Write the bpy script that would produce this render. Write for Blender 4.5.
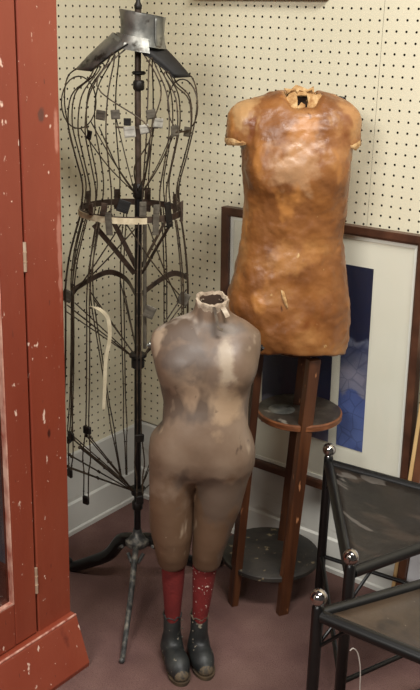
import bpy, math, random
import numpy as np
from mathutils import Vector, Matrix, noise
random.seed(7)
for o in list(bpy.data.objects): bpy.data.objects.remove(o)
S = bpy.context.scene
COL = S.collection
YAW = 0.63446

# ------------------------------------------------------------------ camera, world, lights, exposure
cam = bpy.data.cameras.new('camera'); cam.sensor_fit = 'VERTICAL'; cam.sensor_height = 36.0; cam.lens = 976.68 / 690 * 36
cam.clip_start = 0.02
co = bpy.data.objects.new('camera', cam); COL.objects.link(co); S.camera = co
PI_, RO = 0.331494, 0.0284948
fw = Vector((-math.sin(YAW) * math.cos(PI_), math.cos(YAW) * math.cos(PI_), -math.sin(PI_)))
rt = Vector((math.cos(YAW), math.sin(YAW), 0)); up = rt.cross(fw)
r2 = rt * math.cos(RO) + up * math.sin(RO); u2 = up * math.cos(RO) - rt * math.sin(RO)
M = Matrix((r2, u2, -fw)).transposed().to_4x4(); M.translation = (1.854, -2.1612, 1.4951)
co.matrix_world = M
W = bpy.data.worlds.new('room_ambient'); S.world = W; W.use_nodes = True
W.node_tree.nodes['Background'].inputs[0].default_value = (1.0, 0.98, 0.96, 1)
W.node_tree.nodes['Background'].inputs[1].default_value = 0.085
def area(name, loc, target, sx, sy, power, colr):
    l = bpy.data.lights.new(name, 'AREA'); l.shape = 'RECTANGLE'; l.size = sx; l.size_y = sy; l.energy = power; l.color = colr
    o = bpy.data.objects.new(name, l); COL.objects.link(o); o.location = loc
    o.rotation_euler = (Vector(target) - Vector(loc)).to_track_quat('-Z', 'Y').to_euler()
WARM = (1.0, 0.97, 0.93)
area('ceiling_lamp_light', (1.85, -1.15, 2.75), (1.75, -1.05, 0), 1.2, 0.35, 76, WARM)
area('ceiling_lamp_light', (1.6, -4.2, 2.7), (.9, -.6, 0.9), 1.4, 0.6, 97, WARM)
S.view_settings.view_transform = 'Standard'; S.view_settings.look = 'None'; S.view_settings.gamma = 1
S.view_settings.use_curve_mapping = False; S.view_settings.exposure = 0.0

# ------------------------------------------------------------------ materials
def lin(c):
    return tuple((x / 255 / 12.92 if x / 255 <= .04045 else ((x / 255 + .055) / 1.055) ** 2.4) for x in c) + (1,)
def mk(name, cols, nscale=8, rough=.6, metal=0, bump=0, bscale=60, overlays=(), detail=4, stretch=(1, 1, 1), spec=.5, coat=0, rvar=0):
    m = bpy.data.materials.new(name); m.use_nodes = True; nt = m.node_tree; N = nt.nodes; L = nt.links
    b = N['Principled BSDF']; tc = N.new('ShaderNodeTexCoord')
    mp = N.new('ShaderNodeMapping'); mp.inputs['Scale'].default_value = stretch; L.new(tc.outputs['Object'], mp.inputs['Vector'])
    def nz(sc, det, vec):
        n = N.new('ShaderNodeTexNoise'); n.inputs['Scale'].default_value = sc; n.inputs['Detail'].default_value = det
        L.new(vec, n.inputs['Vector']); return n.outputs['Fac']
    base = nz(nscale, detail, mp.outputs[0])
    rp = N.new('ShaderNodeValToRGB'); e = rp.color_ramp.elements
    k = len(cols)
    for i, c in enumerate(cols):
        pos = .3 + .4 * (i / max(1, k - 1))
        if i < 2: el = e[i]; el.position = pos
        else: el = e.new(pos)
        el.color = lin(c)
    if k == 1: e[1].color = lin(cols[0])
    L.new(base, rp.inputs[0]); cur = rp.outputs[0]
    for ov in overlays:
        if ov[0] == 'n':                       # noise mask: scale, threshold, softness, colour, stretch
            _, sc, th, so, c, st = ov
            m2 = N.new('ShaderNodeMapping'); m2.inputs['Scale'].default_value = st; L.new(tc.outputs['Object'], m2.inputs['Vector'])
            m2.inputs['Location'].default_value = (sc * .13, th * 3.1, so * 7)
            f = nz(sc, 3, m2.outputs[0])
        elif ov[0] == 'p':                     # a patch with a place of its own: centre, radii, colour, strength (edge broken by noise)
            _, ce, ra, c, st = ov
            m2 = N.new('ShaderNodeMapping'); m2.vector_type = 'TEXTURE'
            m2.inputs['Location'].default_value = ce; m2.inputs['Scale'].default_value = ra; L.new(tc.outputs['Object'], m2.inputs['Vector'])
            vl = N.new('ShaderNodeVectorMath'); vl.operation = 'LENGTH'; L.new(m2.outputs[0], vl.inputs[0])
            n2 = nz(26, 6, tc.outputs['Object'])
            ad = N.new('ShaderNodeMath'); ad.operation = 'MULTIPLY_ADD'; L.new(n2, ad.inputs[0]); ad.inputs[1].default_value = 2.6; L.new(vl.outputs['Value'], ad.inputs[2])
            ng = N.new('ShaderNodeMath'); ng.operation = 'MULTIPLY'; L.new(ad.outputs[0], ng.inputs[0]); ng.inputs[1].default_value = -1
            f = ng.outputs[0]; th, so = -2.2, .28
        mr = N.new('ShaderNodeMapRange'); mr.inputs['From Min'].default_value = th - so; mr.inputs['From Max'].default_value = th + so
        mr.inputs['To Max'].default_value = 1.0 if ov[0] == 'n' else ov[4]
        L.new(f, mr.inputs['Value'])
        mx = N.new('ShaderNodeMix'); mx.data_type = 'RGBA'; L.new(mr.outputs[0], mx.inputs['Factor'])
        L.new(cur, mx.inputs[6]); mx.inputs[7].default_value = lin(c); cur = mx.outputs[2]
    L.new(cur, b.inputs['Base Color'])
    b.inputs['Roughness'].default_value = rough; b.inputs['Metallic'].default_value = metal
    b.inputs['Specular IOR Level'].default_value = spec; b.inputs['Coat Weight'].default_value = coat; b.inputs['Coat Roughness'].default_value = .3
    if rvar:
        rr = N.new('ShaderNodeMapRange'); L.new(nz(nscale * 2.3, 4, tc.outputs['Object']), rr.inputs['Value'])
        rr.inputs['From Min'].default_value = .3; rr.inputs['From Max'].default_value = .7
        rr.inputs['To Min'].default_value = rough - rvar; rr.inputs['To Max'].default_value = rough + rvar
        L.new(rr.outputs[0], b.inputs['Roughness'])
    if bump:
        bp = N.new('ShaderNodeBump'); bp.inputs['Strength'].default_value = bump; bp.inputs['Distance'].default_value = .01
        L.new(nz(bscale, 5, mp.outputs[0]), bp.inputs['Height']); L.new(bp.outputs[0], b.inputs['Normal'])
    return m

MT = {}
MT['peg'] = mk('cream_pegboard', [(215, 208, 180), (222, 215, 189)], 3, .6, bump=.05, bscale=200)
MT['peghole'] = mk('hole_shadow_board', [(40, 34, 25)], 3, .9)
MT['plaster'] = mk('plaster', [(200, 195, 180), (206, 200, 186)], 5, .8)
MT['base'] = mk('white_baseboard', [(196, 196, 188), (210, 209, 200)], 5, .55, overlays=[('n', 9, .70, .06, (180, 176, 164), (1, 1, 3))])
MT['carpet'] = mk('mauve_carpet', [(104, 78, 74), (118, 90, 84), (130, 102, 94)], 7, .95, bump=.6, bscale=420, detail=8, spec=.1,
                  overlays=[('n', 260, .64, .1, (92, 70, 66), (1, 1, 1)), ('n', 3.2, .62, .12, (102, 78, 70), (1, 1, 1))])
chip = (222, 190, 170)
MT['red'] = mk('red_paint', [(124, 52, 34), (134, 60, 40), (142, 68, 46)], 6, .42, bump=.12, bscale=35, stretch=(1, 1, .25), detail=5, rvar=.08,
               overlays=[('n', 48, .715, .02, chip, (1, 1, .6)), ('n', 120, .74, .02, chip, (1, 1, 1)), ('n', 20, .735, .02, (92, 40, 30), (1, 1, .5)), ('n', 70, .735, .015, (96, 44, 34), (1.6, 1.6, .35)), ('p', (.222, .456, 1.289), (.02, .009, .012), (88, 52, 44), .9), ('p', (.222, .470, 1.287), (.02, .004, .003), (216, 180, 160), .8), ('p', (.222, .452, .61), (.02, .005, .010), (56, 24, 18), .9), ('p', (.235, .46, .085), (.03, .012, .03), (92, 36, 26), .8), ('p', (.222, .495, 1.25), (.03, .006, .04), (190, 130, 110), .7), ('p', (.222, .497, 1.0), (.03, .006, .10), (186, 128, 110), .6)])
MT['redworn'] = mk('red_paint_worn_edge', [(150, 72, 54), (214, 170, 150)], 60, .5, stretch=(1, 1, .4))
MT['lining'] = mk('grey_blue_lining', [(96, 96, 104), (128, 128, 134)], 40, .8, stretch=(1, 1, .1))
MT['gapdark'] = mk('dark_gap', [(48, 18, 14)], 3, .8)
MT['brass'] = mk('worn_hinge_metal', [(190, 160, 130), (225, 205, 180)], 40, .45, metal=.6)
MT['glass'] = None
MT['tin'] = mk('galvanised_tin', [(88, 88, 84), (122, 122, 116), (150, 148, 140)], 24, .42, metal=.75, bump=.15, bscale=30, rvar=.1,
               overlays=[('n', 34, .63, .05, (62, 58, 52), (1, 1, 1))])
MT['tindark'] = mk('dark_tin', [(20, 19, 18), (34, 32, 30)], 30, .5, metal=.3)
MT['wire'] = mk('rusty_wire', [(40, 32, 25), (64, 52, 39), (86, 72, 54)], 50, .55, metal=.45)
MT['wiredark'] = mk('dark_iron', [(22, 20, 18), (40, 35, 30)], 40, .5, metal=.4)
MT['clip'] = mk('weathered_tin_clip', [(78, 72, 62), (112, 105, 92)], 60, .55, metal=.4)
MT['cliplight'] = mk('bright_tin_clip', [(150, 146, 136), (186, 182, 170)], 50, .45, metal=.35)
MT['pole'] = mk('rusted_pole', [(56, 45, 38), (90, 74, 62)], 60, .5, metal=.4)
MT['black'] = mk('black_enamel', [(7, 7, 7), (14, 13, 12)], 30, .36)
MT['tape'] = mk('aged_cloth_tape', [(168, 152, 122), (206, 192, 160)], 50, .9, bump=.2, bscale=300)
MT['creamcloth'] = mk('cream_cloth_tape', [(164, 152, 124), (186, 175, 148)], 40, .9, bump=.15, bscale=300)
MT['ironworn'] = mk('worn_cast_iron', [(40, 40, 40), (78, 78, 76), (140, 134, 122)], 60, .5, metal=.35)
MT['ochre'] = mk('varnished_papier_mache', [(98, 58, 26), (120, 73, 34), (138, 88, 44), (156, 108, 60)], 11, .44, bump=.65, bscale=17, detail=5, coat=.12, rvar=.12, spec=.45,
                 overlays=[('p', (-.015, -.11, 0.476), (.062, .08, .052), (186, 146, 106), .6), ('p', (-.012, -.1, 0.266), (.06, .07, .035), (178, 126, 72), .6),  # paler patches, mid chest first and belly second
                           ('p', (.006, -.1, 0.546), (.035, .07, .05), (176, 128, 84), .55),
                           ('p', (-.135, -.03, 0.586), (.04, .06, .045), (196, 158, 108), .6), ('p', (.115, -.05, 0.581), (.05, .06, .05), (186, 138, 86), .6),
                           ('n', 12, .60, .04, (170, 114, 58), (1, 1, .6)), ('n', 9, .66, .03, (118, 66, 28), (1, 1, .7)), ('n', 40, .735, .02, (206, 172, 118), (1, .6, .8)), ('n', 34, .72, .03, (84, 46, 20), (1, 1, .5))])
MT['torn'] = mk('torn_paper_edge', [(140, 96, 52), (178, 138, 88), (206, 174, 126)], 70, .85, bump=.4, bscale=120)
MT['inside'] = mk('dark_paper_inside', [(46, 30, 18), (66, 44, 26)], 20, .9)
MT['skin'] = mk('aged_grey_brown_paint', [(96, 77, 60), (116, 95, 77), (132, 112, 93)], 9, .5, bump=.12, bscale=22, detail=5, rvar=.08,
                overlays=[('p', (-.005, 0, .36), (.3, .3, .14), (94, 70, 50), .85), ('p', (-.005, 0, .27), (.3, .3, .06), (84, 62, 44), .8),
                          ('p', (.035, -.07, .80), (.022, .09, .07), (172, 156, 134), .7), ('p', (.03, -.07, .70), (.035, .09, .055), (168, 142, 112), .6),
                          ('p', (-.03, -.07, .72), (.03, .09, .06), (164, 138, 112), .55), ('p', (-.075, -.04, .86), (.06, .1, .035), (164, 154, 142), .6),
                          ('p', (-.055, -.07, .80), (.05, .09, .045), (84, 72, 64), .8), ('p', (.02, -.07, .855), (.05, .09, .02), (86, 76, 68), .7),
                          ('p', (.01, -.07, .775), (.014, .09, .06), (104, 88, 76), .5),
                          ('n', 11, .585, .03, (92, 76, 63), (1, 1, .6)), ('n', 16, .64, .03, (154, 134, 112), (1, 1, .5)), ('n', 34, .70, .03, (92, 74, 60), (1, 1, .7)), ('n', 70, .765, .02, (186, 164, 138), (1, 1, 1))])
MT['plasterrim'] = mk('chipped_plaster_rim', [(120, 100, 82), (170, 152, 130), (204, 190, 168)], 50, .85, bump=.5, bscale=90)
MT['sock'] = mk('red_stocking', [(92, 18, 16), (106, 24, 20)], 30, .8, bump=.3, bscale=250)
MT['sockdot'] = mk('speckled_red_stocking', [(98, 20, 18), (112, 25, 22)], 30, .8, bump=.3, bscale=250,
                   overlays=[('n', 130, .675, .02, (226, 206, 190), (1, 1, 1)), ('n', 70, .70, .02, (220, 200, 184), (1, 1, 1))])
MT['boot'] = mk('worn_black_boot', [(20, 21, 21), (32, 34, 33), (48, 50, 47)], 22, .52, bump=.15, bscale=60,
                overlays=[('n', 70, .68, .03, (130, 122, 106), (1, 1, 1))])
MT['toe'] = mk('scuffed_tan_toe', [(40, 38, 34), (92, 78, 58), (36, 36, 34)], 80, .7)
MT['sole'] = mk('leather_sole', [(44, 34, 24), (80, 64, 44)], 40, .7)
MT['wood'] = mk('mahogany_stained_wood', [(52, 28, 15), (74, 41, 21), (94, 56, 30)], 12, .42, bump=.08, bscale=40, stretch=(4, 4, .4), detail=6, rvar=.06,
                overlays=[('n', 60, .70, .03, (170, 116, 78), (1, 1, .3))])
MT['shelf'] = mk('dark_weathered_shelf', [(40, 33, 27), (56, 47, 39), (70, 61, 51)], 14, .42, bump=.1, bscale=40, rvar=.1,
                 overlays=[('n', 18, .66, .03, (120, 112, 100), (1, 1, 1))])
MT['shelflow'] = mk('dusty_black_shelf', [(28, 25, 22), (40, 36, 31), (52, 47, 40)], 18, .6, bump=.1, bscale=40,
                    overlays=[('n', 60, .68, .03, (120, 106, 80), (1, 1, 1))])
MT['shelfedge'] = mk('shelf_edge_wood', [(92, 52, 28), (128, 78, 44)], 40, .5, stretch=(1, 1, 4))
MT['frame'] = mk('walnut_frame', [(62, 38, 27), (80, 50, 36), (96, 62, 44)], 16, .4, stretch=(1, 1, 1), bump=.05, bscale=60, detail=6)
MT['matb'] = mk('ivory_mat_board', [(222, 218, 200), (228, 224, 208)], 6, .8)
MT['matbevel'] = mk('white_mat_bevel', [(238, 236, 226)], 6, .7)
MT['redframe'] = mk('reddish_picture_frame', [(128, 62, 44), (146, 78, 56)], 20, .45)
MT['canvas'] = mk('plain_canvas', [(150, 140, 120), (170, 158, 136)], 10, .8)
MT['tanwood'] = mk('pale_pine', [(186, 150, 98), (206, 172, 118)], 20, .6, stretch=(6, 6, .6), detail=6)
MT['brownface'] = mk('brown_frame_face', [(84, 50, 30), (104, 64, 40)], 20, .5)
MT['whitepaper'] = mk('white_paper', [(226, 230, 232), (234, 238, 240)], 6, .8)
MT['chrome'] = mk('tarnished_chrome', [(170, 162, 156), (200, 194, 188)], 30, .12, metal=1, overlays=[('n', 60, .66, .04, (90, 84, 78), (1, 1, 1))])
MT['leather'] = mk('scuffed_dark_leather', [(22, 18, 15), (31, 26, 21), (41, 34, 28)], 9, .46, bump=.1, bscale=90, detail=5, rvar=.1,
                   overlays=[('n', 7, .60, .05, (54, 44, 36), (1, 2.2, 1)), ('n', 8, .655, .012, (84, 78, 72), (1, 3, 1))])
MT['leather2'] = mk('worn_brown_leather', [(44, 34, 26), (58, 46, 35), (70, 56, 43)], 9, .46, bump=.1, bscale=90, detail=5, rvar=.1,
                    overlays=[('n', 11, .64, .05, (42, 33, 26), (1, 1, 1)), ('n', 90, .73, .02, (126, 114, 98), (1, 1, 1))])
MT['string'] = mk('white_string', [(206, 196, 184), (226, 218, 208)], 40, .9)

def print_mat(name, seed, shift=0):
    # an abstract blue print: flat bands of navy, slate and blue with fine dark strokes, along the panel's own height (object z)
    m = bpy.data.materials.new(name); m.use_nodes = True; nt = m.node_tree; N = nt.nodes; L = nt.links; b = N['Principled BSDF']
    tc = N.new('ShaderNodeTexCoord'); sp = N.new('ShaderNodeSeparateXYZ'); L.new(tc.outputs['Object'], sp.inputs[0])
    n1 = N.new('ShaderNodeTexNoise'); n1.inputs['Scale'].default_value = 22; n1.inputs['Detail'].default_value = 5
    mp = N.new('ShaderNodeMapping'); mp.inputs['Location'].default_value = (seed, 0, 0); L.new(tc.outputs['Object'], mp.inputs[0]); L.new(mp.outputs[0], n1.inputs['Vector'])
    ma = N.new('ShaderNodeMath'); ma.operation = 'MULTIPLY_ADD'; L.new(n1.outputs['Fac'], ma.inputs[0]); ma.inputs[1].default_value = .09; L.new(sp.outputs['Z'], ma.inputs[2])
    mr = N.new('ShaderNodeMapRange'); mr.inputs['From Min'].default_value = .41 - shift; mr.inputs['From Max'].default_value = .96 - shift; L.new(ma.outputs[0], mr.inputs[0])
    rp = N.new('ShaderNodeValToRGB'); e = rp.color_ramp.elements; e[0].position = 0; e[0].color = lin((52, 66, 116)); e[1].position = 1; e[1].color = lin((24, 28, 52))
    for pos, c in ((.10, (84, 100, 150)), (.25, (74, 90, 142)), (.32, (66, 80, 130)), (.34, (112, 112, 132)), (.42, (122, 118, 134)), (.50, (84, 88, 112)), (.55, (60, 66, 96)), (.585, (104, 108, 128)), (.61, (26, 30, 58))):
        x = e.new(pos); x.color = lin(c)
    L.new(mr.outputs[0], rp.inputs[0])
    v = N.new('ShaderNodeTexVoronoi'); v.feature = 'DISTANCE_TO_EDGE'; v.inputs['Scale'].default_value = 26; L.new(mp.outputs[0], v.inputs['Vector'])
    m2 = N.new('ShaderNodeMapRange'); m2.inputs['From Min'].default_value = .015; m2.inputs['From Max'].default_value = .05; m2.inputs['To Min'].default_value = .35; m2.inputs['To Max'].default_value = 0; L.new(v.outputs['Distance'], m2.inputs[0])
    mx = N.new('ShaderNodeMix'); mx.data_type = 'RGBA'; L.new(m2.outputs[0], mx.inputs['Factor']); L.new(rp.outputs[0], mx.inputs[6]); mx.inputs[7].default_value = lin((26, 32, 66))
    L.new(mx.outputs[2], b.inputs['Base Color']); b.inputs['Roughness'].default_value = .6
    return m
def glass_mat(name, tint, gloss):
    m = bpy.data.materials.new(name); m.use_nodes = True; nt = m.node_tree; N = nt.nodes; L = nt.links; N.remove(N['Principled BSDF'])
    t = N.new('ShaderNodeBsdfTransparent'); t.inputs[0].default_value = tint; g = N.new('ShaderNodeBsdfGlossy'); g.inputs['Roughness'].default_value = .04
    x = N.new('ShaderNodeMixShader'); x.inputs[0].default_value = gloss; L.new(t.outputs[0], x.inputs[1]); L.new(g.outputs[0], x.inputs[2])
    L.new(x.outputs[0], N['Material Output'].inputs[0]); return m
MT['glass'] = glass_mat('cabinet_glass', (.80, .83, .85, 1), .08)
MT['picglass'] = glass_mat('picture_glass', (.985, .99, .985, 1), .025)
MT['print_a'] = print_mat('blue_print_wide', 3.0, .22); MT['print_b'] = print_mat('blue_print_narrow', 9.0)

# ------------------------------------------------------------------ mesh helpers
def crom(pts, n=6, closed=False):
    P = [Vector(p) for p in pts]
    if len(P) < 3 and not closed: return P
    out = []; k = len(P); rng = range(k if closed else k - 1)
    for i in rng:
        g = lambda j: P[j % k] if closed else P[max(0, min(k - 1, j))]
        a, b, c, d = g(i - 1), g(i), g(i + 1), g(i + 2)
        for s in range(n):
            t = s / n
            out.append(.5 * ((2 * b) + (c - a) * t + (2 * a - 5 * b + 4 * c - d) * t * t + (3 * b - a - 3 * c + d) * t ** 3))
    if not closed: out.append(P[-1])
    return out
class G:
    def __init__(s): s.v = []; s.f = []; s.m = []
    def add(s, vs, fs, mi=0):
        o = len(s.v); s.v += [tuple(v) for v in vs]; s.f += [tuple(i + o for i in f) for f in fs]; s.m += [mi] * len(fs); return s
    def tube(s, path, r, seg=6, closed=False, mi=0, flat=None):
        P = [Vector(p) for p in path]; n = len(P); R = r if isinstance(r, (list, tuple)) else [r] * n
        vs = []; T0 = None; U = None
        for i in range(n):
            if closed: T = P[(i + 1) % n] - P[i - 1]
            else: T = P[min(n - 1, i + 1)] - P[max(0, i - 1)]
            if T.length < 1e-9: T = Vector((0, 0, 1))
            T.normalize()
            if U is None:
                a = Vector((0, 0, 1)) if abs(T.z) < .9 else Vector((0, 1, 0))
                U = T.cross(a).normalized()
            else:
                U = (U - T * U.dot(T)); U.normalize()
            V = T.cross(U)
            for k in range(seg):
                an = 2 * math.pi * k / seg; x, y = math.cos(an), math.sin(an)
                if flat: y *= flat
                vs.append(P[i] + (U * x + V * y) * R[i])
        fs = []
        for i in range(n if closed else n - 1):
            j = (i + 1) % n
            for k in range(seg):
                l = (k + 1) % seg; fs.append((i * seg + k, i * seg + l, j * seg + l, j * seg + k))
        if not closed: fs += [tuple(range(seg))[::-1], tuple(range((n - 1) * seg, n * seg))]
        return s.add(vs, fs, mi)
    def box(s, c, d, rot=None, mi=0, bev=0):
        c = Vector(c); hx, hy, hz = d[0] / 2, d[1] / 2, d[2] / 2; R = rot or Matrix.Identity(3)
        if bev <= 0:
            vs = [c + R @ Vector((x * hx, y * hy, z * hz)) for x in (-1, 1) for y in (-1, 1) for z in (-1, 1)]
            return s.add(vs, [(0, 1, 3, 2), (4, 6, 7, 5), (0, 4, 5, 1), (2, 3, 7, 6), (0, 2, 6, 4), (1, 5, 7, 3)], mi)
        b = min(bev, hx * .9, hy * .9, hz * .9); vs = []; idx = {}
        for x in (-1, 1):
            for y in (-1, 1):
                for z in (-1, 1):
                    for a in range(3):
                        q = [x * (hx - b), y * (hy - b), z * (hz - b)]; q[a] = (x * hx, y * hy, z * hz)[a]
                        idx[(x, y, z, a)] = len(vs); vs.append(c + R @ Vector(q))
        fs = []
        for a in range(3):
            o1, o2 = [i for i in range(3) if i != a]
            for sg in (-1, 1):
                q = []
                for (p1, p2) in ((-1, -1), (1, -1), (1, 1), (-1, 1)):
                    k = [0, 0, 0]; k[a] = sg; k[o1] = p1; k[o2] = p2; q.append(idx[tuple(k) + (a,)])
                fs.append(tuple(q))
        for a in range(3):
            o1, o2 = [i for i in range(3) if i != a]
            for p1 in (-1, 1):
                for p2 in (-1, 1):
                    def K(t, w):
                        k = [0, 0, 0]; k[a] = t; k[o1] = p1; k[o2] = p2; return idx[tuple(k) + (w,)]
                    fs.append((K(-1, o1), K(1, o1), K(1, o2), K(-1, o2)))
        for x in (-1, 1):
            for y in (-1, 1):
                for z in (-1, 1): fs.append(tuple(idx[(x, y, z, a)] for a in range(3)))
        return s.add(vs, fs, mi)
    def lathe(s, prof, c=(0, 0, 0), seg=24, mi=0, sx=1, sy=1):
        vs = []; c = Vector(c)
        for (r, z) in prof:
            for k in range(seg):
                a = 2 * math.pi * k / seg; vs.append(c + Vector((r * math.cos(a) * sx, r * math.sin(a) * sy, z)))
        fs = []
        for i in range(len(prof) - 1):
            for k in range(seg):
                l = (k + 1) % seg; fs.append((i * seg + k, i * seg + l, (i + 1) * seg + l, (i + 1) * seg + k))
        fs += [tuple(range(seg))[::-1], tuple(range((len(prof) - 1) * seg, len(prof) * seg))]
        return s.add(vs, fs, mi)
    def ball(s, c, r, seg=12, mi=0, sc=(1, 1, 1)):
        pr = []; k = seg // 2 + 1
        for i in range(k + 1):
            a = -math.pi / 2 + math.pi * i / k; pr.append((max(1e-5, r * math.cos(a) * sc[0]), r * math.sin(a) * sc[2]))
        return s.lathe(pr, c, seg, mi)
    def strip(s, path, width, thick, wdir=None, mi=0):
        # flat band along a path; wdir(i) = direction of its width
        P = [Vector(p) for p in path]; n = len(P); vs = []
        for i in range(n):
            T = (P[min(n - 1, i + 1)] - P[max(0, i - 1)]).normalized()
            w = Vector(wdir(i) if callable(wdir) else wdir); w = (w - T * w.dot(T)).normalized(); nn = T.cross(w)
            wd = width[i] if isinstance(width, (list, tuple)) else width
            for (a, b) in ((-1, -1), (1, -1), (1, 1), (-1, 1)): vs.append(P[i] + w * a * wd / 2 + nn * b * thick / 2)
        fs = [(4 * i + k, 4 * i + (k + 1) % 4, 4 * i + 4 + (k + 1) % 4, 4 * i + 4 + k) for i in range(n - 1) for k in range(4)]
        fs += [(3, 2, 1, 0), tuple(4 * (n - 1) + k for k in range(4))]
        return s.add(vs, fs, mi)
    def build(s, name, mats, parent=None, smooth=False, angle=None):
        me = bpy.data.meshes.new(name); me.from_pydata(s.v, [], s.f)
        for m in (mats if isinstance(mats, (list, tuple)) else [mats]): me.materials.append(MT[m] if isinstance(m, str) else m)
        me.polygons.foreach_set('material_index', s.m); me.update()
        import bmesh
        bm = bmesh.new(); bm.from_mesh(me); bmesh.ops.recalc_face_normals(bm, faces=bm.faces)
        if smooth:
            for f in bm.faces: f.smooth = True
            lim = math.radians(angle or 45)
            for e in bm.edges:
                if len(e.link_faces) == 2 and e.calc_face_angle(0) > lim: e.smooth = False
        bm.to_mesh(me); bm.free()
        o = bpy.data.objects.new(name, me); COL.objects.link(o)
        if parent: o.parent = parent
        return o
def thing(name, label, cat, loc, rz=0, group=None):
    o = bpy.data.objects.new(name, None); COL.objects.link(o); o.empty_display_size = .05
    o.location = loc; o.rotation_euler = (0, 0, rz); o['label'] = label; o['category'] = cat
    if group: o['group'] = group
    return o
def struct(o): o['kind'] = 'structure'; return o

def surface_nets(F, org, h):
    nx, ny, nz = F.shape; ins = F < 0
    cs = [(a, b, c) for a in (0, 1) for b in (0, 1) for c in (0, 1)]
    sh = (nx - 1, ny - 1, nz - 1)
    val = {c: F[c[0]:c[0] + sh[0], c[1]:c[1] + sh[1], c[2]:c[2] + sh[2]] for c in cs}
    acc = np.zeros(sh + (3,)); cnt = np.zeros(sh)
    for c in cs:
        for ax in range(3):
            if c[ax] == 0:
                d = list(c); d[ax] = 1; d = tuple(d); a, b = val[c], val[d]; mk_ = (a < 0) != (b < 0)
                t = np.where(mk_, a / np.where(mk_, a - b, 1), 0)
                for k in range(3): acc[..., k] += np.where(mk_, c[k] + (t if k == ax else 0), 0)
                cnt += mk_
    act = cnt > 0; idx = -np.ones(sh, int); idx[act] = np.arange(act.sum())
    ii = np.argwhere(act); V = (ii + acc[act] / cnt[act][:, None]) * h + np.array(org)
    Q = []
    for ax in range(3):
        o1, o2 = [(1, 2), (2, 0), (0, 1)][ax]
        sl0 = [slice(None)] * 3; sl1 = [slice(None)] * 3; sl0[ax] = slice(0, -1); sl1[ax] = slice(1, None)
        a, b = ins[tuple(sl0)], ins[tuple(sl1)]
        for flip, mask in ((0, a & ~b), (1, ~a & b)):
            e = np.argwhere(mask)
            e = e[(e[:, o1] > 0) & (e[:, o2] > 0) & (e[:, o1] < F.shape[o1] - 1) & (e[:, o2] < F.shape[o2] - 1)]
            def g(d1, d2):
                q = e.copy(); q[:, o1] -= d1; q[:, o2] -= d2; return idx[q[:, 0], q[:, 1], q[:, 2]]
            qs = np.stack([g(1, 1), g(0, 1), g(0, 0), g(1, 0)], 1)
            Q.append(qs[:, ::-1] if flip else qs)
    return V, np.concatenate(Q)
def grid(lo, hi, h):
    ax = [np.arange(lo[i], hi[i] + h, h) for i in range(3)]; return np.meshgrid(*ax, indexing='ij')
def smin(a, b, k):
    t = np.clip(.5 + .5 * (b - a) / k, 0, 1); return b * (1 - t) + a * t - k * t * (1 - t)
def loft_field(X, Y, Z, rows, p=2.3):
    # rows: z, x left, x right, y front (negative), y back
    rows = sorted(rows); z = [r[0] for r in rows]; I = lambda k: np.interp(Z, z, [r[k] for r in rows])
    l, r, f, b = I(1), I(2), I(3), I(4); cx, rx, cy, ry = (l + r) / 2, (r - l) / 2, (f + b) / 2, (b - f) / 2
    d = ((np.abs(X - cx) / rx) ** p + (np.abs(Y - cy) / ry) ** p) ** (1 / p)
    d = (d - 1) * np.minimum(rx, ry)
    return np.maximum(d, np.maximum(z[0] - Z, Z - z[-1]))
def ell(X, Y, Z, c, r):
    d = np.sqrt(((X - c[0]) / r[0]) ** 2 + ((Y - c[1]) / r[1]) ** 2 + ((Z - c[2]) / r[2]) ** 2); return (d - 1) * min(r)
def cap(X, Y, Z, a, b, ra, rb, sy=1):
    a, b = np.array(a, float), np.array(b, float); d = b - a; s = np.array([1, 1 / sy, 1]); ds = d * s
    t = np.clip((((X - a[0]) * ds[0]) + ((Y - a[1]) * s[1] * ds[1]) + ((Z - a[2]) * ds[2])) / (ds @ ds), 0, 1)
    return np.sqrt((X - a[0] - t * d[0]) ** 2 + ((Y - a[1] - t * d[1]) / sy) ** 2 + (Z - a[2] - t * d[2]) ** 2) - (ra + (rb - ra) * t)
def mesh_obj(name, V, Q, mats, parent, keep=None, mi=None):
    if keep is not None:
        Q = Q[keep]; used = np.unique(Q); re = -np.ones(len(V), int); re[used] = np.arange(len(used)); V = V[used]; Q = re[Q]
    me = bpy.data.meshes.new(name); me.from_pydata(V.tolist(), [], Q.tolist())
    for m in mats: me.materials.append(MT[m])
    me.polygons.foreach_set('use_smooth', [True] * len(Q))
    if mi is not None: me.polygons.foreach_set('material_index', mi)
    me.update(); o = bpy.data.objects.new(name, me); COL.objects.link(o); o.parent = parent; return o
def relax(V, Q, n=3):
    for _ in range(n):
        acc = np.zeros_like(V); c = np.zeros(len(V))
        for a, b in ((0, 1), (1, 2), (2, 3), (3, 0)):
            np.add.at(acc, Q[:, a], V[Q[:, b]]); np.add.at(acc, Q[:, b], V[Q[:, a]]); np.add.at(c, Q[:, a], 1); np.add.at(c, Q[:, b], 1)
        V = V * .5 + .5 * acc / np.maximum(c, 1)[:, None]
    return V
def vnormals(V, Q):
    n = np.cross(V[Q[:, 2]] - V[Q[:, 0]], V[Q[:, 3]] - V[Q[:, 1]]); N = np.zeros_like(V)
    for k in range(4): np.add.at(N, Q[:, k], n)
    return N / np.maximum(np.linalg.norm(N, axis=1), 1e-9)[:, None]
def lumps(V, sc, seed=0.0): return np.array([noise.noise(Vector((v[0] * sc + seed, v[1] * sc, v[2] * sc))) for v in V])

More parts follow.
